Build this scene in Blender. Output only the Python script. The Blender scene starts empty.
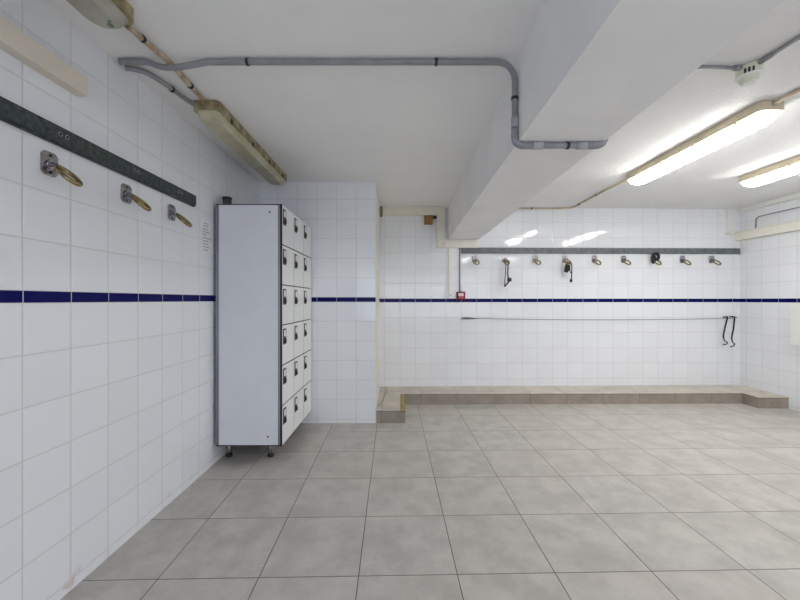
import bpy, bmesh, math, random
from mathutils import Vector, Matrix
random.seed(7)
scene = bpy.context.scene
COL = scene.collection
PI = math.pi
F = 361.0
EYE = 1.255
XL, XR = -1.423, 4.50            # left and right wall
YB0, BSL = 4.695, 0.0185         # back wall: y = YB0 + BSL*x
YP, XP, XPB = 3.683, -0.247, -0.268           # tiled pier
ZC = 2.46                        # ceiling
YR = -3.0                        # rear wall
def yb(x): return YB0 + BSL * x

# ------------------------------------------------------------------ materials
def new_mat(name):
    m = bpy.data.materials.new(name); m.use_nodes = True
    nt = m.node_tree
    return m, nt, nt.nodes, nt.links, nt.nodes['Principled BSDF']

def plain(name, col, rough=0.5, metal=0.0, spec=0.5, var=0.0, scale=20.0, bump=0.0, bscale=60.0, coat=0.0, var2=None):
    m, nt, N, L, b = new_mat(name)
    b.inputs['Base Color'].default_value = (*col, 1)
    b.inputs['Roughness'].default_value = rough
    b.inputs['Metallic'].default_value = metal
    b.inputs['Specular IOR Level'].default_value = spec
    b.inputs['Coat Weight'].default_value = coat
    tc = N.new('ShaderNodeNewGeometry')
    if var > 0 or var2:
        n = N.new('ShaderNodeTexNoise'); n.inputs['Scale'].default_value = scale; n.inputs['Detail'].default_value = 4
        L.new(tc.outputs['Position'], n.inputs['Vector'])
        r = N.new('ShaderNodeValToRGB')
        r.color_ramp.elements[0].position = 0.35; r.color_ramp.elements[1].position = 0.65
        c2 = var2 if var2 else tuple(c * (1 - var) for c in col)
        r.color_ramp.elements[0].color = (*c2, 1); r.color_ramp.elements[1].color = (*col, 1)
        L.new(n.outputs['Fac'], r.inputs['Fac']); L.new(r.outputs['Color'], b.inputs['Base Color'])
    if bump > 0:
        n = N.new('ShaderNodeTexNoise'); n.inputs['Scale'].default_value = bscale; n.inputs['Detail'].default_value = 3
        L.new(tc.outputs['Position'], n.inputs['Vector'])
        bp = N.new('ShaderNodeBump'); bp.inputs['Strength'].default_value = bump; bp.inputs['Distance'].default_value = 0.01
        L.new(n.outputs['Fac'], bp.inputs['Height']); L.new(bp.outputs['Normal'], b.inputs['Normal'])
    return m

def mth(N, L, op, a, b=None, c=None):
    n = N.new('ShaderNodeMath'); n.operation = op
    for i, v in enumerate((a, b, c)):
        if v is None: continue
        if isinstance(v, (int, float)): n.inputs[i].default_value = v
        else: L.new(v, n.inputs[i])
    return n.outputs[0]

def edge_dist(N, L, coord, off, size):
    """distance (m) to the nearest joint, and the cell number"""
    t = mth(N, L, 'DIVIDE', mth(N, L, 'SUBTRACT', coord, off), size)
    fl = mth(N, L, 'FLOOR', t)
    fr = mth(N, L, 'SUBTRACT', t, fl)
    d = mth(N, L, 'MINIMUM', fr, mth(N, L, 'SUBTRACT', 1.0, fr))
    return mth(N, L, 'MULTIPLY', d, size), fl

def smooth(N, L, v, a, b):
    n = N.new('ShaderNodeMapRange'); n.interpolation_type = 'SMOOTHSTEP'
    n.inputs['From Min'].default_value = a; n.inputs['From Max'].default_value = b
    L.new(v, n.inputs['Value']); return n.outputs['Result']

def mixc(N, L, fac, a, b):
    n = N.new('ShaderNodeMix'); n.data_type = 'RGBA'
    if isinstance(fac, (int, float)): n.inputs[0].default_value = fac
    else: L.new(fac, n.inputs[0])
    for i, v in ((6, a), (7, b)):
        if isinstance(v, tuple): n.inputs[i].default_value = (*v, 1)
        else: L.new(v, n.inputs[i])
    return n.outputs[2]

def wall_tiles(name, axis, off, stain=None, dz0=0.0, tint=(0.84, 0.857, 0.885)):
    m, nt, N, L, b = new_mat(name)
    g = N.new('ShaderNodeNewGeometry'); s = N.new('ShaderNodeSeparateXYZ')
    L.new(g.outputs['Position'], s.inputs[0])
    u = s.outputs[axis]; z = s.outputs['Z']
    du, iu = edge_dist(N, L, u, off, 0.2)
    d1, i1 = edge_dist(N, L, z, 0.045 + dz0, 0.2)
    d2, i2 = edge_dist(N, L, z, 0.09 + dz0, 0.2)
    up = mth(N, L, 'GREATER_THAN', z, 1.268 + dz0)
    dz = mth(N, L, 'ADD', mth(N, L, 'MULTIPLY', up, d2), mth(N, L, 'MULTIPLY', mth(N, L, 'SUBTRACT', 1.0, up), d1))
    d = mth(N, L, 'MINIMUM', du, dz)
    face = smooth(N, L, d, 0.0012, 0.0028)          # 0 in the joint, 1 on the tile
    # every tile a hair different
    wn = N.new('ShaderNodeTexWhiteNoise'); wn.noise_dimensions = '3D'
    cb = N.new('ShaderNodeCombineXYZ'); L.new(iu, cb.inputs[0]); L.new(mth(N, L, 'ADD', i1, mth(N, L, 'MULTIPLY', up, 50.0)), cb.inputs[1])
    L.new(cb.outputs[0], wn.inputs['Vector'])
    t2 = tuple(c * 0.965 for c in tint)
    tile = mixc(N, L, wn.outputs['Value'], tint, t2)
    joint = (0.62, 0.61, 0.61)
    if stain:
        ns = N.new('ShaderNodeTexNoise'); ns.inputs['Scale'].default_value = 9; ns.inputs['Detail'].default_value = 5
        L.new(g.outputs['Position'], ns.inputs['Vector'])
        k = mth(N, L, 'MULTIPLY', smooth(N, L, ns.outputs['Fac'], 0.60, 0.70), mth(N, L, 'SUBTRACT', 1.0, smooth(N, L, z, 0.02, 0.10)))
        tile = mixc(N, L, mth(N, L, 'MULTIPLY', k, 0.55), tile, (0.50, 0.36, 0.26))
    col = mixc(N, L, face, joint, tile)
    L.new(col, b.inputs['Base Color'])
    rg = N.new('ShaderNodeMapRange'); rg.inputs['To Min'].default_value = 0.7; rg.inputs['To Max'].default_value = 0.06
    L.new(face, rg.inputs['Value']); L.new(rg.outputs['Result'], b.inputs['Roughness'])
    b.inputs['Specular IOR Level'].default_value = 0.5
    # pillowed tile + slow glaze wobble + slightly different tilt per tile
    n = N.new('ShaderNodeTexNoise'); n.inputs['Scale'].default_value = 6.0; n.inputs['Detail'].default_value = 1.5
    L.new(g.outputs['Position'], n.inputs['Vector'])
    h = mth(N, L, 'ADD', mth(N, L, 'MULTIPLY', smooth(N, L, d, 0.0, 0.007), 0.0010), mth(N, L, 'MULTIPLY', n.outputs['Fac'], 0.0030))
    tu = mth(N, L, 'MULTIPLY', mth(N, L, 'SUBTRACT', wn.outputs['Value'], 0.5), mth(N, L, 'MULTIPLY', mth(N, L, 'SUBTRACT', u, mth(N, L, 'ADD', mth(N, L, 'MULTIPLY', iu, 0.2), off)), 0.010))
    h = mth(N, L, 'ADD', h, tu)
    bp = N.new('ShaderNodeBump'); bp.inputs['Strength'].default_value = 1.0; bp.inputs['Distance'].default_value = 1.0
    L.new(h, bp.inputs['Height']); L.new(bp.outputs['Normal'], b.inputs['Normal'])
    return m

def band_mat(name, axis, off):
    m, nt, N, L, b = new_mat(name)
    g = N.new('ShaderNodeNewGeometry'); s = N.new('ShaderNodeSeparateXYZ')
    L.new(g.outputs['Position'], s.inputs[0])
    du, iu = edge_dist(N, L, s.outputs[axis], off, 0.2)
    face = smooth(N, L, du, 0.0010, 0.0026)
    L.new(mixc(N, L, face, (0.55, 0.55, 0.60), (0.003, 0.003, 0.095)), b.inputs['Base Color'])
    b.inputs['Specular IOR Level'].default_value = 0.10
    b.inputs['Roughness'].default_value = 0.22
    return m

def floor_mat(name, ang, ox, oy, size, base, joint, jw=0.0022):
    m, nt, N, L, b = new_mat(name)
    g = N.new('ShaderNodeNewGeometry')
    mp = N.new('ShaderNodeMapping'); mp.vector_type = 'TEXTURE'
    mp.inputs['Location'].default_value = (ox, oy, 0); mp.inputs['Rotation'].default_value = (0, 0, ang)
    L.new(g.outputs['Position'], mp.inputs['Vector'])
    s = N.new('ShaderNodeSeparateXYZ'); L.new(mp.outputs[0], s.inputs[0])
    dx, ix = edge_dist(N, L, s.outputs['X'], 0.0, size)
    dy, iy = edge_dist(N, L, s.outputs['Y'], 0.0, size)
    d = mth(N, L, 'MINIMUM', dx, dy)
    face = smooth(N, L, d, jw * 0.6, jw * 1.3)
    cb = N.new('ShaderNodeCombineXYZ'); L.new(ix, cb.inputs[0]); L.new(iy, cb.inputs[1])
    wn = N.new('ShaderNodeTexWhiteNoise'); L.new(cb.outputs[0], wn.inputs['Vector'])
    ad = N.new('ShaderNodeVectorMath'); ad.operation = 'MULTIPLY_ADD'
    ad.inputs[1].default_value = (7.3, 5.1, 3.7)
    L.new(cb.outputs[0], ad.inputs[0]); L.new(g.outputs['Position'], ad.inputs[2])
    n1 = N.new('ShaderNodeTexNoise'); n1.inputs['Scale'].default_value = 5.5; n1.inputs['Detail'].default_value = 6; n1.inputs['Roughness'].default_value = 0.62
    n2 = N.new('ShaderNodeTexNoise'); n2.inputs['Scale'].default_value = 60; n2.inputs['Detail'].default_value = 3
    L.new(ad.outputs[0], n1.inputs['Vector']); L.new(ad.outputs[0], n2.inputs['Vector'])
    lo = tuple(c * 0.82 for c in base); hi = tuple(min(1, c * 1.09) for c in base)
    c1 = mixc(N, L, smooth(N, L, n1.outputs['Fac'], 0.32, 0.68), lo, hi)
    c1 = mixc(N, L, mth(N, L, 'MULTIPLY', smooth(N, L, n2.outputs['Fac'], 0.35, 0.75), 0.22), c1, tuple(c * 0.80 for c in base))
    c1 = mixc(N, L, mth(N, L, 'MULTIPLY', wn.outputs['Value'], 0.30), c1, tuple(c * q for c, q in zip(base, (0.98, 0.90, 0.86))))
    L.new(mixc(N, L, face, joint, c1), b.inputs['Base Color'])
    rg = N.new('ShaderNodeMapRange'); rg.inputs['To Min'].default_value = 0.42; rg.inputs['To Max'].default_value = 0.55
    L.new(n1.outputs['Fac'], rg.inputs['Value']); L.new(rg.outputs['Result'], b.inputs['Roughness'])
    b.inputs['Specular IOR Level'].default_value = 0.35
    bp = N.new('ShaderNodeBump'); bp.inputs['Strength'].default_value = 1.0; bp.inputs['Distance'].default_value = 1.0
    h = mth(N, L, 'ADD', mth(N, L, 'MULTIPLY', smooth(N, L, d, 0.0, 0.004), 0.0012), mth(N, L, 'MULTIPLY', n2.outputs['Fac'], 0.0003))
    L.new(h, bp.inputs['Height']); L.new(bp.outputs['Normal'], b.inputs['Normal'])
    return m

def ceiling_mat(name):
    m, nt, N, L, b = new_mat(name)
    g = N.new('ShaderNodeNewGeometry'); s = N.new('ShaderNodeSeparateXYZ'); L.new(g.outputs['Position'], s.inputs[0])
    n1 = N.new('ShaderNodeTexNoise'); n1.inputs['Scale'].default_value = 55; n1.inputs['Detail'].default_value = 5; n1.inputs['Roughness'].default_value = 0.7
    L.new(g.outputs['Position'], n1.inputs['Vector'])
    rough_side = mth(N, L, 'GREATER_THAN', s.outputs['X'], 0.9)      # stippled plaster right of the beam
    h = mth(N, L, 'MULTIPLY', n1.outputs['Fac'], mth(N, L, 'ADD', 0.0015, mth(N, L, 'MULTIPLY', rough_side, 0.012)))
    bp = N.new('ShaderNodeBump'); bp.inputs['Strength'].default_value = 0.8; bp.inputs['Distance'].default_value = 1.0
    L.new(h, bp.inputs['Height']); L.new(bp.outputs['Normal'], b.inputs['Normal'])
    n2 = N.new('ShaderNodeTexNoise'); n2.inputs['Scale'].default_value = 2.2; n2.inputs['Detail'].default_value = 4
    L.new(g.outputs['Position'], n2.inputs['Vector'])
    L.new(mixc(N, L, smooth(N, L, n2.outputs['Fac'], 0.3, 0.75), (0.91, 0.91, 0.90), (0.88, 0.875, 0.865)), b.inputs['Base Color'])
    b.inputs['Roughness'].default_value = 0.85; b.inputs['Specular IOR Level'].default_value = 0.2
    return m

def glow(name, col, tube, lens):
    """lit trough diffuser: two bright tubes show through the bottom of a softer glowing lens"""
    m, nt, N, L, b = new_mat(name)
    b.inputs['Base Color'].default_value = (0.9, 0.9, 0.88, 1)
    tc = N.new('ShaderNodeTexCoord'); s = N.new('ShaderNodeSeparateXYZ'); L.new(tc.outputs['Object'], s.inputs[0])
    d = mth(N, L, 'ABSOLUTE', mth(N, L, 'SUBTRACT', mth(N, L, 'ABSOLUTE', s.outputs['X']), 0.024))
    band = mth(N, L, 'SUBTRACT', 1.0, smooth(N, L, d, 0.006, 0.013))
    ends = mth(N, L, 'SUBTRACT', 1.0, smooth(N, L, mth(N, L, 'ABSOLUTE', s.outputs['Y']), 0.585, 0.60))
    k = mth(N, L, 'MULTIPLY', band, ends)
    st = mth(N, L, 'ADD', mth(N, L, 'MULTIPLY', k, tube - lens), lens)
    b.inputs['Emission Color'].default_value = (*col, 1); L.new(st, b.inputs['Emission Strength'])
    return m

M = {}
M['floor'] = floor_mat('floor_tiles', 0.0215, 0.2526, 2.1013, 0.4505, (0.535, 0.512, 0.472), (0.115, 0.09, 0.065))
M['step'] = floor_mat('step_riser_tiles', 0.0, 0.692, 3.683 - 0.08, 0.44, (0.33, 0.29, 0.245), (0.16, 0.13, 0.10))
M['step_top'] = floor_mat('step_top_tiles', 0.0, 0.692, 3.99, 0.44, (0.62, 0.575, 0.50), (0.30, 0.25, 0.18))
M['mortar'] = plain('raw_mortar', (0.50, 0.40, 0.20), 0.95, var2=(0.26, 0.19, 0.09), scale=45, bump=1.0, bscale=60)
M['edge'] = plain('dark_tile_edge', (0.10, 0.075, 0.055), 0.8)
M['ceiling'] = ceiling_mat('ceiling_paint')
M['beam'] = plain('beam_paint', (0.88, 0.88, 0.88), 0.8, spec=0.2, var=0.05, scale=3, bump=0.08, bscale=25)
M['tile_left'] = wall_tiles('white_wall_tiles_left', 'Y', 1.361, True)
M['tile_pier'] = wall_tiles('white_wall_tiles_pier', 'X', XP, None, -0.008)
M['tile_back'] = wall_tiles('white_wall_tiles_back', 'X', 0.0, None, -0.018)
M['tile_right'] = wall_tiles('white_wall_tiles_right', 'Y', 0.09, None, -0.018)
M['band_left'] = band_mat('blue_band_left', 'Y', 1.361)
M['band_pier'] = band_mat('blue_band_pier', 'X', XP)
M['band_back'] = band_mat('blue_band_back', 'X', 0.0)
M['band_right'] = band_mat('blue_band_right', 'Y', 0.09)
M['cream'] = plain('cream_paint', (0.80, 0.775, 0.68), 0.5, var=0.08, scale=12)
M['cream_light'] = plain('cream_plastic', (0.85, 0.83, 0.74), 0.4, var=0.06, scale=14)
M['beige'] = plain('beige_plastic', (0.77, 0.70, 0.59), 0.5, var=0.06, scale=10)
M['white_plastic'] = plain('white_plastic', (0.80, 0.80, 0.77), 0.35)
M['greenish'] = plain('aged_cream_plastic', (0.66, 0.68, 0.55), 0.4, var=0.06, scale=30)
M['conduit'] = plain('grey_conduit', (0.30, 0.30, 0.32), 0.38, var=0.18, scale=16)
M['conduit_joint'] = plain('grey_conduit_joint', (0.40, 0.40, 0.42), 0.4)
M['dark'] = plain('black_plastic', (0.012, 0.012, 0.013), 0.4)
M['rusty_pipe'] = plain('stained_cream_pipe', (0.66, 0.56, 0.42), 0.5, var2=(0.34, 0.22, 0.11), scale=18)
M['tan_pipe'] = plain('tan_pipe', (0.62, 0.53, 0.40), 0.5, var2=(0.45, 0.35, 0.22), scale=10)
M['rail'] = plain('grey_green_board', (0.032, 0.042, 0.041), 0.45, spec=0.3, var2=(0.078, 0.095, 0.090), scale=45, bump=0.15, bscale=70)
M['rail_back'] = plain('grey_board', (0.10, 0.115, 0.12), 0.42, var2=(0.155, 0.175, 0.18), scale=22, bump=0.15, bscale=70)
M['chrome'] = plain('worn_chrome', (0.44, 0.42, 0.44), 0.24, 1.0, var=0.35, scale=60)
M['brass'] = plain('worn_brass', (0.46, 0.36, 0.17), 0.26, 1.0, var2=(0.26, 0.20, 0.10), scale=50)
M['panel'] = plain('white_laminate', (0.73, 0.745, 0.78), 0.38, var=0.03, scale=6)
M['door'] = plain('warm_white_laminate', (0.84, 0.845, 0.83), 0.38, var=0.02, scale=6)
M['alu'] = plain('grey_aluminium', (0.30, 0.31, 0.36), 0.35, 0.6)
M['core'] = plain('black_core', (0.012, 0.013, 0.022), 0.45)
M['steel'] = plain('steel_leg', (0.50, 0.49, 0.47), 0.28, 1.0)
M['card'] = plain('white_card', (0.90, 0.90, 0.90), 0.5)
M['paper'] = plain('white_paper', (0.80, 0.80, 0.82), 0.6)
M['ink'] = plain('grey_ink', (0.34, 0.34, 0.36), 0.6)
M['red'] = plain('red_plastic', (0.20, 0.008, 0.013), 0.5, spec=0.25)
M['rust_box'] = plain('orange_brown_plastic', (0.42, 0.20, 0.05), 0.5, var2=(0.20, 0.10, 0.03), scale=30)
M['dirty_lens'] = plain('yellowed_lens', (0.55, 0.53, 0.37), 0.3, var2=(0.42, 0.38, 0.23), scale=7, coat=0.3)
M['dirty_house'] = plain('yellowed_housing', (0.42, 0.36, 0.20), 0.5, var2=(0.16, 0.11, 0.05), scale=16)
M['grey_lens'] = plain('greyed_lens', (0.46, 0.45, 0.38), 0.3, var2=(0.31, 0.29, 0.22), scale=7, coat=0.3)
M['rust'] = plain('dark_rust', (0.06, 0.04, 0.02), 0.7, var=0.4)
M['lamp_house'] = plain('cream_housing', (0.66, 0.57, 0.42), 0.5, var=0.15, scale=12)
M['stain_green'] = plain('green_stain', (0.13, 0.20, 0.15), 0.6)
M['lit'] = glow('lit_diffuser', (1.0, 0.985, 0.955), 42.0, 23.0)
M['lit2'] = glow('fill_diffuser_cool', (0.95, 0.97, 1.0), 30.0, 18.0)  # cool glow for the lamps added behind the camera
M['strap'] = plain('black_webbing', (0.014, 0.014, 0.016), 0.7, bump=0.2, bscale=200)
M['strap_grey'] = plain('worn_webbing', (0.10, 0.095, 0.09), 0.7)
M['wire'] = plain('grey_wire', (0.22, 0.22, 0.24), 0.5)
M['can'] = plain('dark_grey_plastic', (0.05, 0.052, 0.055), 0.35)
M['glass'] = plain('frosted_white', (0.8, 0.85, 0.9), 0.3)
M['frame'] = plain('white_frame', (0.75, 0.75, 0.75), 0.4)

# ------------------------------------------------------------------ mesh helpers
class MB:
    def __init__(s): s.bm = bmesh.new()
    def _add(s, bm2, mat=None):
        if mat is not None: bmesh.ops.transform(bm2, matrix=mat, verts=bm2.verts)
        me = bpy.data.meshes.new('tmp'); bm2.to_mesh(me); bm2.free(); s.bm.from_mesh(me); bpy.data.meshes.remove(me)
        return s
    def box(s, lo, hi, bevel=0.0, mat=None, seg=2):
        b = bmesh.new(); bmesh.ops.create_cube(b, size=1)
        c = [(a + d) / 2 for a, d in zip(lo, hi)]; sz = [abs(d - a) for a, d in zip(lo, hi)]
        for v in b.verts: v.co = Vector([c[i] + v.co[i] * sz[i] for i in range(3)])
        if bevel > 0: bmesh.ops.bevel(b, geom=list(b.edges), offset=bevel, segments=seg, affect='EDGES', profile=0.5)
        return s._add(b, mat)
    def prism(s, poly, z0, z1, mat=None, bevel=0.0):
        b = bmesh.new()
        lo = [b.verts.new((x, y, z0)) for x, y in poly]; hi = [b.verts.new((x, y, z1)) for x, y in poly]
        n = len(poly)
        b.faces.new(list(reversed(lo))); b.faces.new(hi)
        for i in range(n): b.faces.new((lo[i], lo[(i + 1) % n], hi[(i + 1) % n], hi[i]))
        bmesh.ops.recalc_face_normals(b, faces=b.faces)
        if bevel > 0: bmesh.ops.bevel(b, geom=list(b.edges), offset=bevel, segments=2, affect='EDGES', profile=0.5)
        return s._add(b, mat)
    def tube(s, pts, r, seg=10, closed=False, flat=None, mat=None):
        """sweep a round (or flat: (w, t) elliptical) section along pts"""
        P = [Vector(p) for p in pts]; n = len(P); b = bmesh.new(); rings = []
        T = []
        for i in range(n):
            a = P[(i - 1) % n] if (closed or i > 0) else P[i]
            c = P[(i + 1) % n] if (closed or i < n - 1) else P[i]
            T.append((c - a).normalized())
        up = Vector((0, 0, 1)) if abs(T[0].z) < 0.9 else Vector((1, 0, 0))
        nrm = (up - T[0] * up.dot(T[0])).normalized()
        for i in range(n):
            nrm = (nrm - T[i] * nrm.dot(T[i])).normalized()
            bi = T[i].cross(nrm)
            rr = r[i] if isinstance(r, (list, tuple)) else r
            ra, rb = (rr, rr) if flat is None else flat
            rings.append([b.verts.new(P[i] + nrm * (math.cos(2 * PI * k / seg) * ra) + bi * (math.sin(2 * PI * k / seg) * rb)) for k in range(seg)])
        m = n if closed else n - 1
        for i in range(m):
            A, B = rings[i], rings[(i + 1) % n]
            for k in range(seg):
                f = b.faces.new((A[k], A[(k + 1) % seg], B[(k + 1) % seg], B[k])); f.smooth = True
        if not closed:
            b.faces.new(list(reversed(rings[0]))); b.faces.new(rings[-1])
        bmesh.ops.recalc_face_normals(b, faces=b.faces)
        return s._add(b, mat)
    def lathe(s, prof, seg=28, mat=None):
        """prof: (radius, z) from bottom to top about the z axis"""
        b = bmesh.new(); rings = []
        for r, z in prof:
            rings.append([b.verts.new((r * math.cos(2 * PI * k / seg), r * math.sin(2 * PI * k / seg), z)) for k in range(seg)])
        for A, B in zip(rings, rings[1:]):
            for k in range(seg):
                f = b.faces.new((A[k], A[(k + 1) % seg], B[(k + 1) % seg], B[k])); f.smooth = True
        b.faces.new(list(reversed(rings[0]))); b.faces.new(rings[-1])
        bmesh.ops.recalc_face_normals(b, faces=b.faces)
        return s._add(b, mat)
    def build(s, name, material, parent=None, loc=None, rotz=0.0):
        me = bpy.data.meshes.new(name)
        s.bm.to_mesh(me); s.bm.free()
        me.materials.append(material)
        o = bpy.data.objects.new(name, me); COL.objects.link(o)
        if loc is not None: o.location = loc; o.rotation_euler = (0, 0, rotz)
        if parent is not None:
            o.parent = parent
        return o

def tag(o, label, cat, group=None):
    o['label'] = label; o['category'] = cat
    if group: o['group'] = group
    return o
def thing(name, label, cat, loc, rotz=0.0, group=None):
    o = bpy.data.objects.new(name, None); COL.objects.link(o)
    o.empty_display_size = 0.05
    o.location = loc; o.rotation_euler = (0, 0, rotz)
    return tag(o, label, cat, group)
def struct(o): o['kind'] = 'structure'; return o
def copy_tree(o, parent=None):
    c = o.copy(); COL.objects.link(c)
    if parent is not None: c.parent = parent
    for ch in [x for x in bpy.data.objects if x.parent == o and x != c]:
        copy_tree(ch, c)
    return c
def arc_path(pts, rad, n=7):
    """round the inner corners of a polyline"""
    P = [Vector(p) for p in pts]; out = [P[0]]
    for i in range(1, len(P) - 1):
        a, b, c = P[i - 1], P[i], P[i + 1]
        d1 = (a - b); d2 = (c - b); r = min(rad, d1.length * 0.49, d2.length * 0.49)
        p, q = b + d1.normalized() * r, b + d2.normalized() * r
        for k in range(n + 1):
            t = k / n
            out.append(p * (1 - t) ** 2 + b * 2 * t * (1 - t) + q * t * t)
    out.append(P[-1]); return out
def spline(pts, n=6):
    P = [Vector(p) for p in pts]; P = [2 * P[0] - P[1]] + P + [2 * P[-1] - P[-2]]; out = []
    for i in range(1, len(P) - 2):
        a, b, c, d = P[i - 1:i + 3]
        for k in range(n):
            t = k / n
            out.append(0.5 * ((2 * b) + (c - a) * t + (2 * a - 5 * b + 4 * c - d) * t * t + (3 * b - a - 3 * c + d) * t ** 3))
    out.append(P[-2]); return out

# ------------------------------------------------------------------ the room
struct(MB().box((XL - 0.15, YR - 0.15, -0.12), (XR + 0.15, 5.1, 0.0)).build('floor', M['floor']))
struct(MB().box((XL - 0.15, YR - 0.15, ZC), (XR + 0.15, 5.1, ZC + 0.12)).build('ceiling', M['ceiling']))
struct(MB().box((XL - 0.15, YR - 0.15, 0), (XL, YP + 0.3, ZC)).build('wall_left', M['tile_left']))
struct(MB().prism([(XL, YP), (XP, YP), (XPB, yb(XP)), (XL, yb(XP))], 0, ZC).build('wall_pier', M['tile_pier']))
struct(MB().prism([(XPB, yb(XPB)), (XR, yb(XR)), (XR, yb(XR) + 0.15), (XPB, yb(XR) + 0.15)], 0, ZC).build('wall_back', M['tile_back']))
struct(MB().box((XR, YR - 0.15, 0), (XR + 0.15, yb(XR) + 0.15, ZC)).build('wall_right', M['tile_right']))
# rear wall behind the camera, opening added to let fill light in
wx0, wx1, wz0, wz1 = -1.25, 3.35, 0.55, 2.15
w = MB()
w.box((XL, YR - 0.15, 0), (wx0, YR, ZC)); w.box((wx1, YR - 0.15, 0), (XR, YR, ZC))
w.box((wx0, YR - 0.15, 0), (wx1, YR, wz0)); w.box((wx0, YR - 0.15, wz1), (wx1, YR, ZC))
struct(w.build('wall_rear', M['beam']))
wf = MB()
wf.box((wx0, YR - 0.10, wz0), (wx0 + 0.05, YR - 0.04, wz1)); wf.box((wx1 - 0.05, YR - 0.10, wz0), (wx1, YR - 0.04, wz1))
wf.box((wx0 + 0.05, YR - 0.10, wz0), (wx1 - 0.05, YR - 0.04, wz0 + 0.05)); wf.box((wx0 + 0.05, YR - 0.10, wz1 - 0.05), (wx1 - 0.05, YR - 0.04, wz1))
for k in range(1, 4):
    x = wx0 + (wx1 - wx0) * k / 4
    wf.box((x - 0.02, YR - 0.10, wz0 + 0.05), (x + 0.02, YR - 0.04, wz1 - 0.05))
struct(wf.build('fill_window_1', M['frame']))  # unseen frame, added around the fill light opening

# blue tile band (5 cm listello)
bz0, bz1, bt = 1.2450, 1.2900, 0.002
struct(MB().box((XL, YR, bz0), (XL + bt, YP, bz1)).build('trim_1', M['band_left']))
struct(MB().box((XL + bt, YP - bt, bz0 - 0.008), (XP, YP, bz1 - 0.008)).build('trim_2', M['band_pier']))
struct(MB().prism([(XPB + 0.004, yb(XPB) - bt), (XR, yb(XR) - bt), (XR, yb(XR)), (XPB + 0.004, yb(XPB))], bz0 - 0.018, bz1 - 0.018).build('trim_3', M['band_back']))
struct(MB().box((XR - bt, YR, bz0 - 0.018), (XR, yb(XR) - bt, bz1 - 0.018)).build('trim_4', M['band_right']))
# cream painted reveal of the pier
struct(MB().prism([(XP, YP - 0.001), (XP + 0.004, YP - 0.001), (XPB + 0.004, yb(XPB)), (XPB, yb(XPB))], 0, ZC).build('trim_5', M['cream']))
# ceiling beam
BX0, BX1, BZ = 0.590, 1.001, 2.043
bb = MB(); bb.prism([(0.530, YR), (0.993, YR), (1.028, yb(1.028)), (0.626, yb(0.626))], BZ, ZC)
struct(bb.build('ceiling_beam', M['beam']))

# raised tiled step along the back wall (riser, top, raw mortar edge)
SH = 0.130
def yr(x): return 4.335 + 0.010 * x
st = MB()
st.prism([(XP + 0.006, YP), (0.056, YP), (0.056, yr(0.056)), (4.15, yr(4.15)), (4.15, 4.18), (XR, 4.18),
          (XR, yb(XR)), (XPB + 0.004, yb(XPB))], 0, SH - 0.012)
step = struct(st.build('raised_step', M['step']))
st = MB()
st.prism([(XP + 0.006, YP - 0.004), (0.004, YP - 0.004), (0.004, yr(0) - 0.004), (4.146, yr(4.15) - 0.004), (4.146, 4.176), (XR, 4.176),
          (XR, yb(XR)), (XPB + 0.004, yb(XPB))], SH - 0.007, SH + 0.001)
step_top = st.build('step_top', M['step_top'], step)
st = MB()
pts = [(0.004, YP + 0.002)]
pr = [(0.004, YP), (0.056, YP), (0.056, yr(0.05)), (0.004, yr(0.0))]
st.prism(pr, SH - 0.012, SH - 0.006)
for k in range(26):
    y = YP + 0.02 + k * 0.024
    st.box((0.006 + random.random() * 0.012, y, SH - 0.008), (0.030 + random.random() * 0.022, y + 0.014 + random.random() * 0.008, SH - 0.003 + random.random() * 0.004), 0.002)
st.build('mortar_edge', M['mortar'], step)
st = MB()
st.prism([(XP + 0.006, YP - 0.003), (0.056, YP - 0.003), (0.056, YP), (XP + 0.006, YP)], SH - 0.012, SH - 0.007)
st.prism([(0.056, yr(0.056) - 0.003), (4.147, yr(4.15) - 0.003), (4.147, 4.177), (XR, 4.177), (XR, 4.18), (4.15, 4.18), (4.15, yr(4.15)), (0.056, yr(0.056))], SH - 0.012, SH - 0.007)
st.build('step_edge', M['edge'], step)

# ------------------------------------------------------------------ lockers
LX0, LX1, LY0, LY1, LZ0, LZ1 = -1.409, -0.918, 2.752, 3.672, 0.138, 1.988
lk = thing('locker_cabinet', 'tall white locker cabinet with eighteen small doors in three columns, standing on steel legs', 'locker', (-1.16, 3.21, 0))
def lp(mb, name, mat, parent=None):
    o = mb.build(name, mat, lk if parent is None else parent)
    if parent is None: o.location = (1.16, -3.21, 0)
    return o
lp(MB().box((LX0, LY0, LZ0), (LX1, LY1, LZ1), 0.006), 'carcass', M['core'])
sp = lp(MB().box((LX0 + 0.030, LY0 - 0.005, LZ0 + 0.012), (LX1 - 0.012, LY0 + 0.002, LZ1 - 0.010), 0.002), 'side_panel', M['panel'])
ed = MB()
ed.box((LX1 - 0.010, LY0 - 0.005, LZ0 + 0.012), (LX1 + 0.004, LY0 + 0.002, LZ1 - 0.010), 0.002)
lp(MB().box((LX1 + 0.0005, LY0, LZ0), (LX1 + 0.018, LY0 + 0.007, LZ1), 0.002), 'front_edge', M['core'])
lp(ed, 'edge_profile', M['alu'])
ed = MB()
ed.box((LX0 + 0.018, LY0 - 0.005, LZ0 + 0.012), (LX0 + 0.028, LY0 + 0.002, LZ1 - 0.010), 0.002)
lp(ed, 'edge_profile', M['alu'])
ed = MB()
ed.box((LX0 + 0.004, LY0 - 0.004, LZ0 + 0.012), (LX0 + 0.014, LY0 + 0.002, LZ1 - 0.010), 0.002)
lp(ed, 'edge_profile', M['alu'])
for (x, z) in ((-0.99, 1.925), (-1.005, 0.215)):
    sd = MB(); sd.tube([(x, LY0 - 0.0045, z), (x, LY0 - 0.0075, z)], 0.007, 12)
    lp(sd, 'screw_cap', M['dark'])
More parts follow.
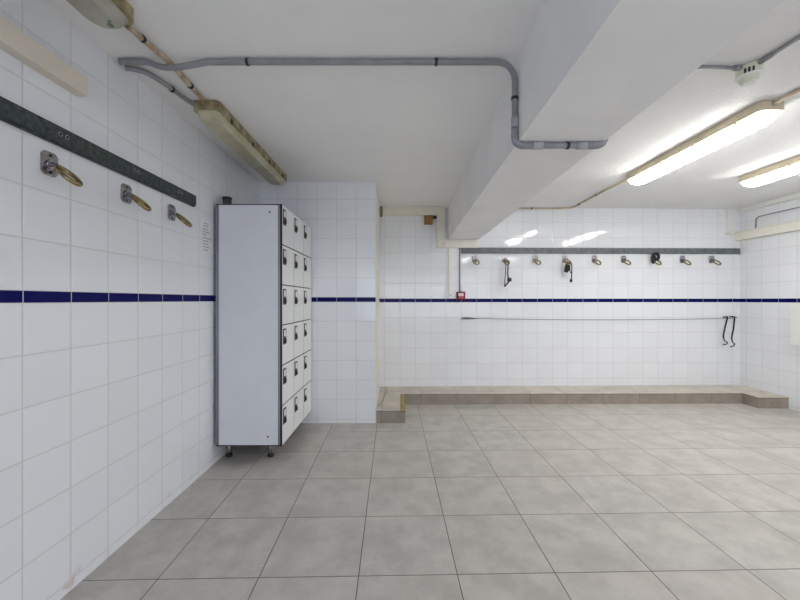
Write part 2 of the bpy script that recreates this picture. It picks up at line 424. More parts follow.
for zi in range(5):
    for x in (-1.30, -1.00):
        z = 0.45 + zi * 0.30 + (0.02 if x > -1.1 else 0)
        lp(MB().tube([(x, LY0 - 0.0045, z), (x, LY0 - 0.006, z)], 0.006, 12), 'screw', M['panel'])
cw, rh = (LY1 - LY0 - 0.006) / 3, (LZ1 - LZ0) / 6
first = None
for c in range(3):
    for r in range(6):
        y0, z0 = LY0 + 0.008 + c * cw + 0.002, LZ0 + r * rh + 0.003
        if first is None:
            d = MB().box((0, 0.0, 0.0), (0.0165, cw - 0.006, rh - 0.007), 0.001).build('door', M['core'], lk)
            MB().box((0.0163, 0.0008, 0.0008), (0.0182, cw - 0.0068, rh - 0.0078), 0.0005).build('face_panel', M['door'], d)
            d.location = (LX1 + 1.16, y0 - 3.21, z0)
            zt = rh - 0.085
            MB().box((0.018, 0.014, zt - 0.070), (0.023, 0.080, zt + 0.052), 0.002).build('lock_plate', M['dark'], d)
            MB().box((0.0225, 0.027, zt - 0.008), (0.0242, 0.064, zt + 0.040), 0.0005).build('number_card', M['card'], d)
            kn = MB().tube([(0.022, 0.046, zt - 0.042), (0.027, 0.046, zt - 0.042), (0.031, 0.046, zt - 0.042)], [0.020, 0.020, 0.017], 18)
            kn.box((0.030, 0.040, zt - 0.060), (0.036, 0.052, zt - 0.024), 0.003)
            kn.build('lock_knob', M['dark'], d)
            first = d
        else:
            d = copy_tree(first, lk); d.location = (LX1 + 1.16, y0 - 3.21, z0)
for x in (-1.372, -1.040):
    for y in (LY0 + 0.15, (LY0 + LY1) / 2 + 0.02, LY1 - 0.15):
        lg = MB(); lg.tube([(x, y, 0.012), (x, y, LZ0)], 0.020, 16)
        lg = lp(lg, 'leg', M['steel'])
        ft = MB(); ft.lathe([(0.025, 0), (0.026, 0.008), (0.024, 0.014), (0.021, 0.022)], 18, Matrix.Translation((x, y, 0)))
        ft.build('foot', M['dark'], lg)
        cp = MB(); cp.lathe([(0.020, LZ0 - 0.016), (0.034, LZ0 - 0.012), (0.034, LZ0)], 18, Matrix.Translation((x, y, 0)))
        cp.build('top_flange', M['dark'], lg)

can = thing('plastic_jar', 'small dark grey jar with a black lid on top of the white lockers', 'jar', (-1.355, 2.83, LZ1))
MB().lathe([(0.030, 0), (0.033, 0.004), (0.033, 0.050), (0.030, 0.052)]).build('jar_body', M['can'], can)
MB().lathe([(0.034, 0.052), (0.036, 0.054), (0.036, 0.068), (0.033, 0.071)]).build('lid', M['dark'], can)

# notice on the left wall, half hidden by the lockers
nt_ = thing('paper_notice', 'white printed paper notice on the left tiled wall beside the lockers', 'notice', (XL - 0.001, 2.69, 1.72))
MB().box((0.0005, -0.095, -0.115), (0.0015, 0.095, 0.115)).build('sheet', M['paper'], nt_)
tx = MB()
rows = [(-0.075, -0.01, 0.095), (-0.08, -0.03, 0.075), (-0.085, -0.02, 0.052), (-0.085, 0.0, 0.032), (-0.085, -0.04, 0.012), (-0.085, 0.02, -0.012),
        (-0.085, -0.015, -0.034), (-0.085, -0.03, -0.056), (-0.085, 0.0, -0.078), (-0.085, -0.03, -0.1)]
for a, b_, z in rows:
    y = a
    while y < b_:
        wl = 0.008 + random.random() * 0.016
        tx.box((0.0015, y, z - 0.0045), (0.0018, min(y + wl, b_ + 0.01), z + 0.0045)); y += wl + 0.005
tx.build('printed_lines', M['ink'], nt_)

# ------------------------------------------------------------------ hooks and rails
def make_hook(label, loc, rotz):
    t = thing('ring_hook', label, 'hook', loc, rotz, HG)
    # outward is local -y
    w_, h_ = 0.034, 0.048
    poly = [(-w_ * 0.62, h_), (w_ * 0.62, h_), (w_, h_ * 0.72), (w_, -h_ * 0.72), (w_ * 0.62, -h_), (-w_ * 0.62, -h_), (-w_, -h_ * 0.72), (-w_, h_ * 0.72)]
    mt = Matrix.Rotation(PI / 2, 4, 'X')
    p = MB(); p.prism(poly, 0.0, 0.010, mt, 0.002)
    p.tube([(0, -0.009, -0.002), (0, -0.016, -0.003)], 0.019, 18)
    pl = p.build('wall_plate', M['chrome'], t)
    for z in (0.034, -0.034): MB().tube([(0, -0.0095, z), (0, -0.0125, z)], 0.0055, 12).build('screw', M['dark'], pl)
    MB().tube(spline([(0, -0.012, -0.002), (0, -0.03, -0.006), (0, -0.050, -0.016)]), 0.0095, 12).build('stem', M['chrome'], t)
    a = math.radians(43); d = Vector((0, -math.cos(a), -math.sin(a))); x = Vector((1, 0, 0)); c = Vector((0, -0.048, -0.015)) + d * 0.048
    pts = []
    for k in range(36):
        th = 2 * PI * k / 36
        pts.append(c + d * (0.050 * math.cos(th)) + x * (0.034 * math.sin(th)))
    MB().tube(pts, 0.0088, 12, True).build('ring', M['brass'], t)
    return t
def copy_hook(src, label, loc, rotz):
    t = copy_tree(src); t.location = loc; t.rotation_euler = (0, 0, rotz); t['label'] = label; t['group'] = HG; return t
HG = 'ring hooks on the left wall'
HZ = 1.806
hk = make_hook('brass ring hook on the left wall nearest the camera, under the grey rail', (XL - 0.002, 1.462, HZ), PI / 2)
copy_hook(hk, 'brass ring hook on the left wall, middle one of the three under the grey rail', (XL - 0.002, 1.872, HZ), PI / 2)
copy_hook(hk, 'brass ring hook on the left wall nearest the lockers, under the end of the rail', (XL - 0.002, 2.245, HZ - 0.008), PI / 2)
HG = 'ring hooks on the back wall'
BH = [(0.977, 'empty ring hook on the back wall above the red alarm box, leftmost of the row'),
      (1.366, 'ring hook on the back wall with a long black looped strap hanging from it'),
      (1.770, 'empty ring hook on the back wall between the two hooks that hold black straps'),
      (2.160, 'ring hook on the back wall with a bunched black strap hanging from it'),
      (2.550, 'empty ring hook on the back wall, first one right of the bunched black strap'),
      (2.938, 'empty ring hook on the back wall, just left of the black coiled band'),
      (3.335, 'ring hook on the back wall carrying the black coiled band'),
      (3.722, 'empty ring hook on the back wall, just right of the black coiled band'),
      (4.115, 'empty ring hook at the right end of the back wall row')]
RB = math.atan(BSL)
for x, lab in BH: copy_hook(hk, lab, (x, yb(x), 1.791), RB)

t = thing('hook_rail', 'grey green board rail along the left wall above three ring hooks', 'rail', (XL, 1.2, 1.937))
MB().box((0.0, -1.6, -0.035), (0.022, 1.285, 0.035), 0.003).build('board', M['rail'], t)
MB().box((0.0, -1.6, -0.043), (0.014, 1.283, -0.035), 0.001).build('lower_lip', M['rail'], t)
for y in (1.488, 1.518, 1.905, 1.935, 2.285, 2.318):
    s_ = MB(); s_.tube([(0.0215, y - 1.2, 0.002), (0.025, y - 1.2, 0.002)], [0.012, 0.010], 16); s_ = s_.build('screw', M['chrome'], t)
    MB().tube([(0.0245, y - 1.2, 0.002), (0.0256, y - 1.2, 0.002)], 0.006, 12).build('screw_slot', M['dark'], s_)
s_ = MB(); s_.tube([(0.0215, 1.232, 0.0), (0.024, 1.232, 0.0)], 0.008, 14); s_.build('screw_hole', M['dark'], t)

x0, x1 = 0.80, 4.44
t = thing('hook_rail', 'long grey board rail on the back wall above nine ring hooks', 'rail', (0.80, yb(0.80), 1.899), RB)
for a, b_ in ((0.0, 0.222), (0.226, 1.99), (1.994, 3.685)):
    MB().box((a, -0.022, -0.038), (b_, 0.0, 0.038), 0.002).build('board', M['rail_back'], t)
for x in (0.40, 0.79, 1.19, 1.58, 1.97, 2.37, 2.76, 3.16, 3.655):
    s_ = MB(); s_.tube([(x, -0.0215, 0.004), (x, -0.024, 0.004)], 0.007, 12); s_.build('screw', M['can'], t)

# strap, bunch and band on the back hooks
def at_hook(i): x = BH[i][0]; return (x, yb(x), 1.791)
t = thing('hanging_strap', 'long thin black looped strap hanging from the second hook on the back wall', 'strap', at_hook(1), RB)
ry = -0.098
MB().tube(spline([(-0.010, ry + 0.010, -0.062), (-0.014, ry, -0.10), (-0.018, ry, -0.18), (-0.024, ry, -0.27), (-0.028, ry + 0.004, -0.365)]), 0.008, 10, flat=(0.005, 0.010)).build('strap_strand', M['strap'], t)
MB().tube(spline([(-0.010, ry + 0.010, -0.062), (0.004, ry + 0.006, -0.032), (0.014, ry - 0.008, -0.062), (0.014, ry - 0.004, -0.12), (0.012, ry, -0.20), (0.018, ry, -0.255)]), 0.008, 10, flat=(0.005, 0.009)).build('strap_strand', M['strap_grey'], t)
MB().tube(spline([(-0.028, ry + 0.004, -0.365), (0.005, ry - 0.004, -0.325), (0.035, ry - 0.006, -0.285)]), 0.009, 10).build('strap_strand', M['strap'], t)
MB().box((0.006, ry - 0.02, -0.300), (0.058, ry + 0.012, -0.252), 0.010).build('buckle', M['dark'], t)

t = thing('hanging_strap', 'bunched black strap with a dangling end on the fourth hook of the back wall', 'strap', at_hook(3), RB)
for k, (dx, ln, dy) in enumerate(((-0.034, 0.175, 0.0), (-0.020, 0.185, -0.012), (-0.006, 0.178, 0.004), (0.008, 0.165, -0.008))):
    MB().tube(spline([(dx * 0.4, ry + dy + 0.012, -0.050), (dx * 0.7, ry + dy, -0.075), (dx, ry + dy, -0.12), (dx * 1.1 - 0.006, ry + dy, -ln)]), 0.011, 10, flat=(0.007, 0.012)).build('strap_fold', M['strap'], t)
lp_ = [(0.030 + 0.012 * math.cos(q), ry - 0.006, -0.12 + 0.07 * math.sin(q)) for q in [2 * PI * k / 24 for k in range(24)]]
MB().tube(lp_, 0.006, 8, True).build('strap_loop', M['strap_grey'], t)
MB().tube(spline([(0.006, ry + 0.010, -0.052), (0.040, ry - 0.002, -0.070), (0.046, ry, -0.15), (0.040, ry, -0.25), (0.036, ry, -0.285)]), 0.0065, 8).build('strap_strand', M['strap'], t)
MB().tube([(0.038, ry, -0.262), (0.035, ry, -0.285), (0.034, ry, -0.308)], [0.010, 0.018, 0.012], 12).build('strap_end', M['dark'], t)

t = thing('coiled_band', 'black coiled band hung on the seventh hook of the back wall', 'band', at_hook(6), RB)
pts = []
for k in range(72):
    q = 2 * PI * 3 * k / 72
    pts.append((0.038 * math.cos(q) + 0.004 * math.sin(q * 0.66), -0.050 - 0.008 * math.sin(q / 3), 0.030 + 0.040 * math.sin(q) + 0.004 * math.cos(q * 0.66)))
MB().tube(pts, 0.0145, 10, True).build('coil', M['strap'], t)
MB().tube(spline([(-0.032, -0.052, 0.008), (-0.040, -0.056, -0.020), (-0.044, -0.058, -0.045), (-0.030, -0.060, -0.058)]), 0.014, 10).build('loose_end', M['strap'], t)

# wire along the back wall, with two hooked straps at its right end
wz = 1.022
xa, xb = 0.80, 4.365
wp = []
for k in range(41):
    q = k / 40; x = xa + (xb - xa) * q
    wp.append((x, yb(x) - 0.045, wz - 0.022 * 4 * q * (1 - q) - 0.006 * q))
t = thing('wall_wire', 'thin grey wire stretched across the back wall below the blue band', 'wire', (xa, yb(xa), wz))
off = Vector((xa, yb(xa), wz))
MB().tube([Vector(p) - off for p in wp], 0.0045, 6).build('wire_line', M['wire'], t)
for x in (xa + 0.004, xb - 0.004):
    e = MB(); p = Vector((x, yb(x), wz)) - off
    if x > 2: p.z -= 0.006
    e.tube([p + Vector((0, 0.0, 0)), p + Vector((0, -0.052, 0))], 0.006, 10); e.build('eye_bolt', M['wire'], t)
e = MB(); p = Vector((xa + 0.03, yb(xa) - 0.045, wz - 0.001)) - off
e.tube(spline([p + Vector((-0.03, 0, 0.003)), p + Vector((0.0, -0.004, 0.002)), p + Vector((0.05, 0.0, 0.001)), p + Vector((0.13, 0, -0.002))]), [0.004 + 0.005 * math.sin(PI * k / 18) for k in range(19)], 8)
e.tube(spline([p + Vector((-0.05, 0, -0.013)), p + Vector((0.0, -0.004, -0.015)), p + Vector((0.10, 0.0, -0.012)), p + Vector((0.2, 0, -0.003))]), 0.003, 8)
e.build('wire_twist', M['dark'], t)
def hooked_strap(label, pts, x):
    t = thing('hooked_strap', label, 'strap', (x, yb(x) - 0.045, wz), 0, 'hooked black straps at the end of the wire')
    P = spline(pts, 6)
    MB().tube(P, 0.0085, 10).build('strap_cord', M['strap'], t)
    return t
s1 = hooked_strap('black hooked strap on the wire, left one of the two near the right corner',
    [(-0.055, -0.006, 0.008), (-0.02, -0.010, 0.012), (0.0, -0.012, 0.008), (-0.012, -0.012, -0.04), (-0.032, -0.011, -0.13), (-0.050, -0.010, -0.22), (-0.052, -0.010, -0.265)], 4.28)
MB().tube(spline([(-0.052, -0.010, -0.262), (-0.036, -0.012, -0.298), (-0.004, -0.013, -0.322), (-0.018, -0.013, -0.345), (-0.062, -0.013, -0.352)]), 0.007, 8).build('hook_end', M['dark'], s1)
s2 = hooked_strap('black hooked strap on the wire, right one beside the corner',
    [(-0.045, -0.006, 0.014), (-0.015, -0.010, 0.015), (0.012, -0.012, 0.008), (0.008, -0.012, -0.05), (0.000, -0.011, -0.14), (-0.018, -0.010, -0.23), (-0.022, -0.010, -0.285)], 4.36)
MB().tube(spline([(-0.022, -0.010, -0.282), (-0.010, -0.012, -0.318), (0.014, -0.013, -0.342), (-0.004, -0.013, -0.368), (-0.042, -0.013, -0.378)]), 0.007, 8).build('hook_end', M['dark'], s2)
MB().tube([(-0.05, -0.010, 0.013), (0.0, -0.012, 0.012), (0.045, -0.010, 0.004)], 0.0065, 8).build('upper_hook', M['dark'], s2)

# ------------------------------------------------------------------ trunking
t = thing('cable_trunking', 'beige boxed cable trunking high on the left wall above the grey rail', 'trunking', (XL - 0.002, 1.586, 2.192))
MB().box((0.0, -1.9, -0.043), (0.052, 0.0, 0.040), 0.004).build('cover', M['beige'], t)
MB().box((0.002, 0.0, -0.041), (0.050, 0.004, 0.038), 0.001).build('end_cap', M['beige'], t)

t = thing('cable_trunking', 'cream cable trunking stepping along the back wall and under the ceiling beam', 'trunking', (0, yb(0), 2.2), RB)
g = 0.0
MB().box((XPB + 0.045, -0.042, 0.152), (0.478, 0.0, 0.259), 0.003).build('upper_run', M['cream'], t)
MB().box((0.478, -0.044, -0.175), (0.582, 0.0, 0.259), 0.003).build('vertical_run', M['cream'], t)
MB().box((0.582, -0.042, -0.172), (1.018, 0.0, -0.160), 0.001).build('lower_lip', M['cream'], t)
MB().box((0.582, -0.042, -0.268), (1.018, 0.0, -0.172), 0.003).build('lower_run', M['cream_light'], t)
MB().box((0.478, -0.044, -0.268), (0.582, 0.0, -0.175), 0.003).build('corner_piece', M['cream'], t)
MB().box((XPB + 0.012, -0.046, 0.135), (XPB + 0.045, 0.0, 0.259), 0.003).build('end_cap', plain('stained_cream', (0.34, 0.29, 0.19), 0.6, var=0.3), t)
t2 = thing('cable_drop', 'narrow cream cable cover dropping to the blue band left of the red alarm box', 'trunking', (0.652, yb(0.652), 1.6), RB)
MB().box((-0.022, -0.020, -0.300), (0.022, 0.0, 0.330), 0.002).build('cover', M['cream_light'], t2)
MB().box((-0.026, -0.022, -0.306), (0.026, 0.0, -0.255), 0.003).build('outlet', M['white_plastic'], t2)
MB().box((-0.072, -0.024, -0.300), (-0.030, 0.0, -0.258), 0.004).build('side_socket', M['white_plastic'], t2)
sc = MB(); sc.tube([(0.004, -0.0215, -0.283), (0.004, -0.0245, -0.283)], 0.007, 10); sc.build('screw', M['dark'], t2)

tag(MB().tube([(0.778, yb(0.778) - 0.010, 1.358), (0.778, yb(0.778) - 0.010, 1.930)], 0.0075, 10).build('thin_conduit', M['conduit']),
    'thin grey conduit running down the back wall into the red alarm box', 'conduit')
t = thing('fire_alarm_call_point', 'small square red fire alarm call point on the back wall above the blue band', 'alarm', (0.788, yb(0.788), 1.309), RB)
MB().box((-0.055, -0.046, -0.052), (0.055, 0.0, 0.052), 0.006).build('housing', M['red'], t)
MB().box((-0.034, -0.0485, -0.006), (0.034, -0.045, 0.036), 0.002).build('glass_panel', plain('pale_pink_panel', (0.80, 0.58, 0.55), 0.3), t)
MB().box((-0.034, -0.0485, -0.036), (0.034, -0.045, -0.014), 0.002).build('lower_panel', plain('dull_red', (0.50, 0.10, 0.10), 0.4), t)

t = thing('junction_box', 'orange brown junction box below the cream trunking at the top of the back wall', 'box', (0.367, yb(0.367), 2.298), RB)
MB().box((-0.056, -0.060, -0.066), (0.056, 0.0, 0.048), 0.005).build('box_body', M['rust_box'], t)
MB().box((-0.050, -0.066, -0.060), (0.050, -0.060, 0.042), 0.003).build('box_lid', M['rust_box'], t)
MB().box((0.056, -0.03, 0.010), (0.108, -0.004, 0.046), 0.003).build('cable_entry', M['dark'], t)

# right wall
t = thing('cable_trunking', 'long cream cable trunking on the right wall near the ceiling corner', 'trunking', (XR, 4.0, 2.09))
MB().box((-0.070, -3.5, -0.052), (0.0, yb(XR) - 4.004, 0.050), 0.004).build('cover', M['cream_light'], t)
MB().box((-0.076, -3.5, 0.042), (0.0, yb(XR) - 4.004, 0.058), 0.002).build('lid_edge', M['cream'], t)
t = thing('corner_trunking', 'white vertical cable trunking in the far right corner below the ceiling', 'trunking', (4.36, yb(4.36), 2.25), RB)
MB().box((-0.052, -0.030, -0.105), (0.033, 0.0, 0.208), 0.003).build('cover', M['white_plastic'], t)
MB().box((-0.060, -0.034, -0.130), (0.033, 0.0, -0.098), 0.003).build('coupler', M['cream'], t)
t = thing('cornice_trunking', 'white cable trunking along the top of the right wall against the ceiling', 'trunking', (XR, 3.0, 2.43))
MB().box((-0.030, -3.5, -0.028), (0.0, 1.775, 0.029), 0.002).build('cover', M['white_plastic'], t)
cb_ = [(XR - 0.008, 0.5, 2.300), (XR - 0.008, 4.52, 2.300), (XR - 0.008, 4.555, 2.285), (XR - 0.008, 4.56, 2.15)]
tag(MB().tube(arc_path(cb_, 0.05), 0.007, 8).build('grey_cable', M['conduit']), 'thin grey cable on the right wall bending down into the cream trunking', 'cable')
t = thing('wall_dispenser', 'off white dispenser box on the right wall at the edge of the photo', 'dispenser', (XR, 3.80, 1.0))
MB().box((-0.135, -0.20, -0.252), (0.0, 0.245, 0.222), 0.010).build('case', M['white_plastic'], t)
MB().box((-0.11, -0.16, -0.285), (-0.02, 0.10, -0.252), 0.006).build('outlet', M['can'], t)
MB().box((-0.1365, -0.18, 0.12), (-0.134, -0.02, 0.124), 0.0005).build('cover_seam', M['conduit'], t)

# ------------------------------------------------------------------ lamps
def ceiling_light(label, xc, y0, y1, lensm, housem, near_gland=True, group=None, w_=0.135, clipm=None):
    L_ = y1 - y0; t = thing('ceiling_light', label, 'ceiling light', (xc, (y0 + y1) / 2, ZC), 0, group)
    h = L_ / 2; hw = w_ / 2
    hw += 0.010
    def oct_(a, b, c):
        c = min(c * 1.25, a * 0.9); out = []
        for sx, sy, q0 in ((1, -1, -90), (1, 1, 0), (-1, 1, 90), (-1, -1, 180)):
            for k in range(6):
                q = math.radians(q0 + 18 * k); out.append((sx * (a - c) + c * math.cos(q), sy * (b - c * 1.3) + c * 1.3 * math.sin(q)))
        return out
    MB().prism(oct_(hw, h, 0.022), -0.058, -0.001, None, 0.004).build('housing', housem, t)
    # diffuser: tapered, rounded trough
    b = bmesh.new(); rings = []
    for a, bb_, c, z in ((hw - 0.009, h - 0.010, 0.03, -0.057), (hw - 0.010, h - 0.012, 0.034, -0.068), (hw - 0.015, h - 0.028, 0.038, -0.092), (hw - 0.030, h - 0.06, 0.038, -0.108)):
        rings.append([b.verts.new((x, y, z)) for x, y in oct_(a, bb_, c)])
    for A, B in zip(rings, rings[1:]):
        n_ = len(A)
        for k in range(n_): b.faces.new((A[k], A[(k + 1) % n_], B[(k + 1) % n_], B[k]))
    b.faces.new(rings[0]); b.faces.new(list(reversed(rings[-1])))
    bmesh.ops.recalc_face_normals(b, faces=b.faces)
    m_ = MB(); m_._add(b); m_.build('diffuser', lensm, t)
    for sx in (-1, 1):
        for k in range(4):
            y = -h + 0.16 + k * (L_ - 0.32) / 3
            MB().box((sx * (hw + 0.001), y - 0.012, -0.072), (sx * (hw + 0.008), y + 0.012, -0.040), 0.002).build('clip', clipm or housem, t)
    for sy in (-1, 1):
        MB().tube([(0, sy * (h - 0.002), -0.022), (0, sy * (h + 0.022), -0.022)], 0.014, 12).build('cable_gland', housem, t)
    return t
la = ceiling_light('unlit yellowed ceiling light above the lockers along the left wall', -1.172, 2.170, 3.505, M['dirty_lens'], M['dirty_house'], w_=0.146, clipm=M['rust'])
lb = ceiling_light('unlit grey ceiling light at the top left corner of the photo', -1.175, 0.20, 1.510, M['grey_lens'], M['dirty_house'], clipm=M['rust'])
st_ = MB(); st_.lathe([(0.012, -0.0005), (0.012, 0.0005)], 10, Matrix.Translation((0.020, 0.585, -0.1085)))
st_.lathe([(0.007, -0.0005), (0.007, 0.0005)], 10, Matrix.Translation((0.032, 0.565, -0.1085)))
st_.build('stain', M['stain_green'], lb)
ceiling_light('lit ceiling light right of the beam, the nearer long one fully in view', 2.255, 2.175, 3.495, M['lit'], M['lamp_house'], w_=0.142)
ceiling_light('lit ceiling light cut off by the right edge of the photo', 3.40, 2.24, 3.56, M['lit'], M['lamp_house'], w_=0.142)
# unseen lamps added behind the camera as fill light
ceiling_light('added fill lamp right of the beam, unseen behind the camera', 2.155, -1.6, -0.3, M['lit2'], M['lamp_house'], w_=0.15)
ceiling_light('added fill lamp near the right wall, unseen behind the camera', 3.305, -1.6, -0.3, M['lit2'], M['lamp_house'], w_=0.15)

# ------------------------------------------------------------------ conduits and pipes
def clip(name_parent, p, axis, r):
    """small black saddle clip round a conduit at local point p, axis = run direction"""
    a = Vector(axis).normalized() * 0.007
    return MB().tube([Vector(p) - a, Vector(p) + a], r + 0.0035, 12).build('clip', M['dark'], name_parent)
YC = 1.80
t = thing('conduit_pipe', 'grey conduit crossing the ceiling from the left wall, down and under the beam', 'conduit', (-0.4, YC, ZC))
def W(x, y, z): return Vector((x + 0.4, y - YC, z - ZC))
cr = 0.0145
zc_ = ZC - cr - 0.004
path = [W(XL + 0.026, YC, zc_ + 0.003), W(-1.27, YC, zc_), W(-1.19, YC, zc_ - 0.024), W(-1.10, YC, zc_ - 0.024), W(-0.96, YC, zc_), W(BX0 - 0.018, YC, zc_), W(BX0 - 0.018, YC, BZ - 0.018), W(BX1 + 0.022, YC, BZ - 0.018), W(BX1 + 0.022, YC, ZC - 0.018), W(1.14, YC, ZC - 0.016)]
head = spline(path[:5], 6)
mid = (path[5] + path[6]) / 2
run = head + arc_path([path[4], path[5], mid], 0.13, 10)[1:] + arc_path([mid] + path[6:], 0.075, 8)[1:]
MB().tube(run, cr, 14).build('tube', M['conduit'], t)
J = M['conduit_joint']
MB().tube([W(BX0 - 0.018, YC, BZ + 0.12), W(BX0 - 0.018, YC, BZ + 0.07)], cr + 0.004, 14).build('coupling', J, t)
MB().tube(arc_path([W(BX0 - 0.018, YC, BZ + 0.075), W(BX0 - 0.018, YC, BZ - 0.018), W(BX0 + 0.09, YC, BZ - 0.018)], 0.075, 8), cr + 0.003, 14).build('elbow', M['conduit'], t)
MB().tube([W(BX0 + 0.07, YC, BZ - 0.018), W(BX0 + 0.12, YC, BZ - 0.018)], cr + 0.004, 14).build('coupling', J, t)
MB().tube(arc_path([W(BX1 - 0.09, YC, BZ - 0.018), W(BX1 + 0.022, YC, BZ - 0.018), W(BX1 + 0.022, YC, BZ + 0.09)], 0.075, 8), cr + 0.003, 14).build('elbow', M['conduit'], t)
MB().tube([W(BX1 - 0.12, YC, BZ - 0.018), W(BX1 - 0.07, YC, BZ - 0.018)], cr + 0.004, 14).build('coupling', J, t)
MB().tube([W(1.12, YC, ZC - 0.016), W(1.30, YC + 0.03, ZC - 0.014), W(1.752, YC + 0.057, ZC - 0.014)], 0.0095, 12).build('thin_tube', M['conduit'], t)
MB().tube([W(1.720, YC + 0.055, ZC - 0.014), W(1.752, YC + 0.057, ZC - 0.014)], 0.013, 14).build('coupling', M['conduit'], t)
for p, ax in ((W(-0.76, YC, zc_), (1, 0, 0)), (W(0.18, YC, zc_), (1, 0, 0)), (W(BX0 - 0.018, YC, 2.26), (0, 0, 1)), (W(0.835, YC, BZ - 0.018), (1, 0, 0)), (W(1.155, YC, ZC - 0.016), (1, 0, 0))):
    clip(t, p, ax, cr)
t = thing('conduit_pipe', 'grey conduit curving over the ceiling from the left wall to the unlit yellowed light', 'conduit', (-1.3, 2.0, ZC))
o_ = Vector((1.3, -2.0, -0.020))
run = spline([Vector(p) + o_ for p in ((-1.402, 1.845, 0.0), (-1.362, 1.855, 0), (-1.315, 1.895, 0), (-1.285, 2.01, 0), (-1.265, 2.13, 0), (-1.236, 2.215, 0))], 6)
MB().tube(run, 0.0130, 12).build('tube', M['conduit'], t)
clip(t, Vector((-1.2825, 2.03, 0)) + o_, (0.2, 1, 0), 0.0135)
t = thing('ceiling_pipe', 'stained cream pipe along the ceiling between the two unlit lights', 'pipe', (-1.14, 1.8, ZC))
MB().tube([(-0.035, -0.25, -0.024), (-0.018, 0.02, -0.0128), (-0.025, 0.37, -0.024)], 0.0125, 12).build('tube', M['rusty_pipe'], t)
for y in (-0.16, 0.20): clip(t, (-0.030 if y < 0 else -0.021, y, -0.018), (0, 1, 0), 0.0125)
# right-hand side
t = thing('ceiling_pipe', 'tan pipe on the ceiling from a lit light back to the beam', 'pipe', (2.215, 4.0, ZC))
MB().tube(arc_path([(0.02, -0.50, -0.022), (0.015, 0.0, -0.012), (0.02, 0.69, -0.012), (-0.20, 0.715, -0.012), (-1.18, 0.692, -0.012)], 0.09), 0.010, 12).build('tube', M['tan_pipe'], t)
for p, ax in (((0.0155, 0.1, -0.012), (0, 1, 0)), ((0.018, 0.5, -0.012), (0, 1, 0)), ((-0.5, 0.706, -0.012), (1, 0, 0))): clip(t, p, ax, 0.010)
t = thing('ceiling_pipe', 'tan pipe on the ceiling leading from the lit light towards the camera', 'pipe', (2.2, 1.5, ZC))
MB().tube(spline([(0.055, 0.66, -0.022), (0.06, 0.56, -0.014), (0.09, 0.38, -0.014), (0.09, -0.6, -0.014), (0.09, -1.3, -0.014)]), 0.011, 12).build('tube', M['tan_pipe'], t)
t = thing('conduit_pipe', 'grey conduit on the ceiling from the smoke detector to the upper right edge', 'conduit', (1.812, 1.3, ZC))
MB().tube([(-0.008, 0.510, -0.014), (0.0, 0.3, -0.013), (0.0, -1.3, -0.013)], 0.0105, 12).build('tube', M['conduit'], t)
MB().tube([(-0.008, 0.510, -0.014), (-0.006, 0.45, -0.014)], 0.0125, 12).build('coupling', M['conduit'], t)

t = thing('smoke_detector', 'cream smoke detector with three dark slots on the ceiling beside the beam', 'smoke detector', (1.802, 1.862, ZC))
MB().lathe([(0.046, -0.052), (0.052, -0.044), (0.054, -0.022), (0.052, -0.001)], 32).build('base', M['greenish'], t)
MB().lathe([(0.052, -0.060), (0.057, -0.057), (0.057, -0.052), (0.046, -0.050)], 32).build('flange', M['white_plastic'], t)
MB().lathe([(0.030, -0.088), (0.036, -0.085), (0.044, -0.063), (0.045, -0.059)], 32).build('sensor_head', M['greenish'], t)
MB().lathe([(0.026, -0.092), (0.032, -0.090), (0.032, -0.086)], 32).build('sensor_cap', M['white_plastic'], t)
for k in (-1, 0, 1):
    a = math.radians(-134 + k * 17)
    MB().box((0.0505, -0.0045, -0.050), (0.0550, 0.0045, -0.026), 0.001, Matrix.Rotation(a, 4, 'Z')).build('slot', M['dark'], t)

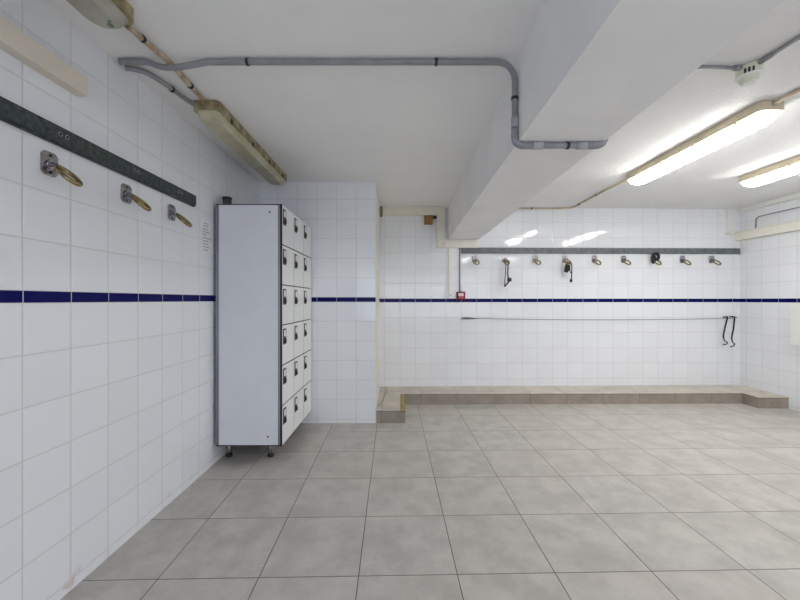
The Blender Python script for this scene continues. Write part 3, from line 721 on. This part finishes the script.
# small things by the pier
t = thing('wall_eyelet', 'tiny round eyelet on the cream pier reveal at the blue band', 'eyelet', (-0.2505, 4.18, 1.255))
MB().tube([(0.0, 0, 0), (0.010, 0, 0)], 0.024, 16).build('eyelet_base', M['white_plastic'], t)
MB().tube([(0.010, 0, 0), (0.018, 0, 0)], 0.011, 14).build('eyelet_pin', M['can'], t)
tag(MB().tube(spline([(-0.240, 4.60, 0.1345), (-0.20, 4.62, 0.1345), (-0.165, 4.50, 0.1345), (-0.18, 4.2, 0.135), (-0.205, 3.95, 0.135), (-0.222, 3.80, 0.135)]), 0.0025, 8).build('loose_cable', M['wire']),
    'loose thin cable lying on the step beside the tiled pier', 'cable')

# ------------------------------------------------------------------ light, camera
FILL_POWER = 54  # strength of the added rear fill light
def area(name, loc, rot, sx, sy, power, col):
    l = bpy.data.lights.new(name, 'AREA'); l.shape = 'RECTANGLE'; l.size = sx; l.size_y = sy; l.energy = power; l.color = col
    o = bpy.data.objects.new(name, l); COL.objects.link(o); o.location = loc; o.rotation_euler = rot
    return o
area('rear_fill', ((wx0 + wx1) / 2, YR - 0.12, (wz0 + wz1) / 2), (PI / 2, 0, 0), wx1 - wx0 - 0.1, wz1 - wz0 - 0.1, FILL_POWER, (0.80, 0.86, 1.0))  # bluish area light added in the rear opening to brighten the left side
wd = bpy.data.worlds.new('world'); scene.world = wd; wd.use_nodes = True
wd.node_tree.nodes['Background'].inputs['Color'].default_value = (0.6, 0.7, 0.9, 1)
wd.node_tree.nodes['Background'].inputs['Strength'].default_value = 0.6

cam = bpy.data.cameras.new('camera'); co = bpy.data.objects.new('camera', cam); COL.objects.link(co)
cam.sensor_width = 36; cam.sensor_fit = 'HORIZONTAL'; cam.lens = 36 * F / 800
co.location = (0, 0, EYE); co.rotation_euler = (PI / 2, 0, 0); cam.clip_start = 0.02
scene.camera = co
scene.view_settings.view_transform = 'Standard'
scene.view_settings.look = 'None'
scene.view_settings.gamma = 1.0
scene.view_settings.use_curve_mapping = False
scene.view_settings.exposure = 0.0
scene.cycles.max_bounces = 14
scene.cycles.diffuse_bounces = 8
scene.cycles.glossy_bounces = 6
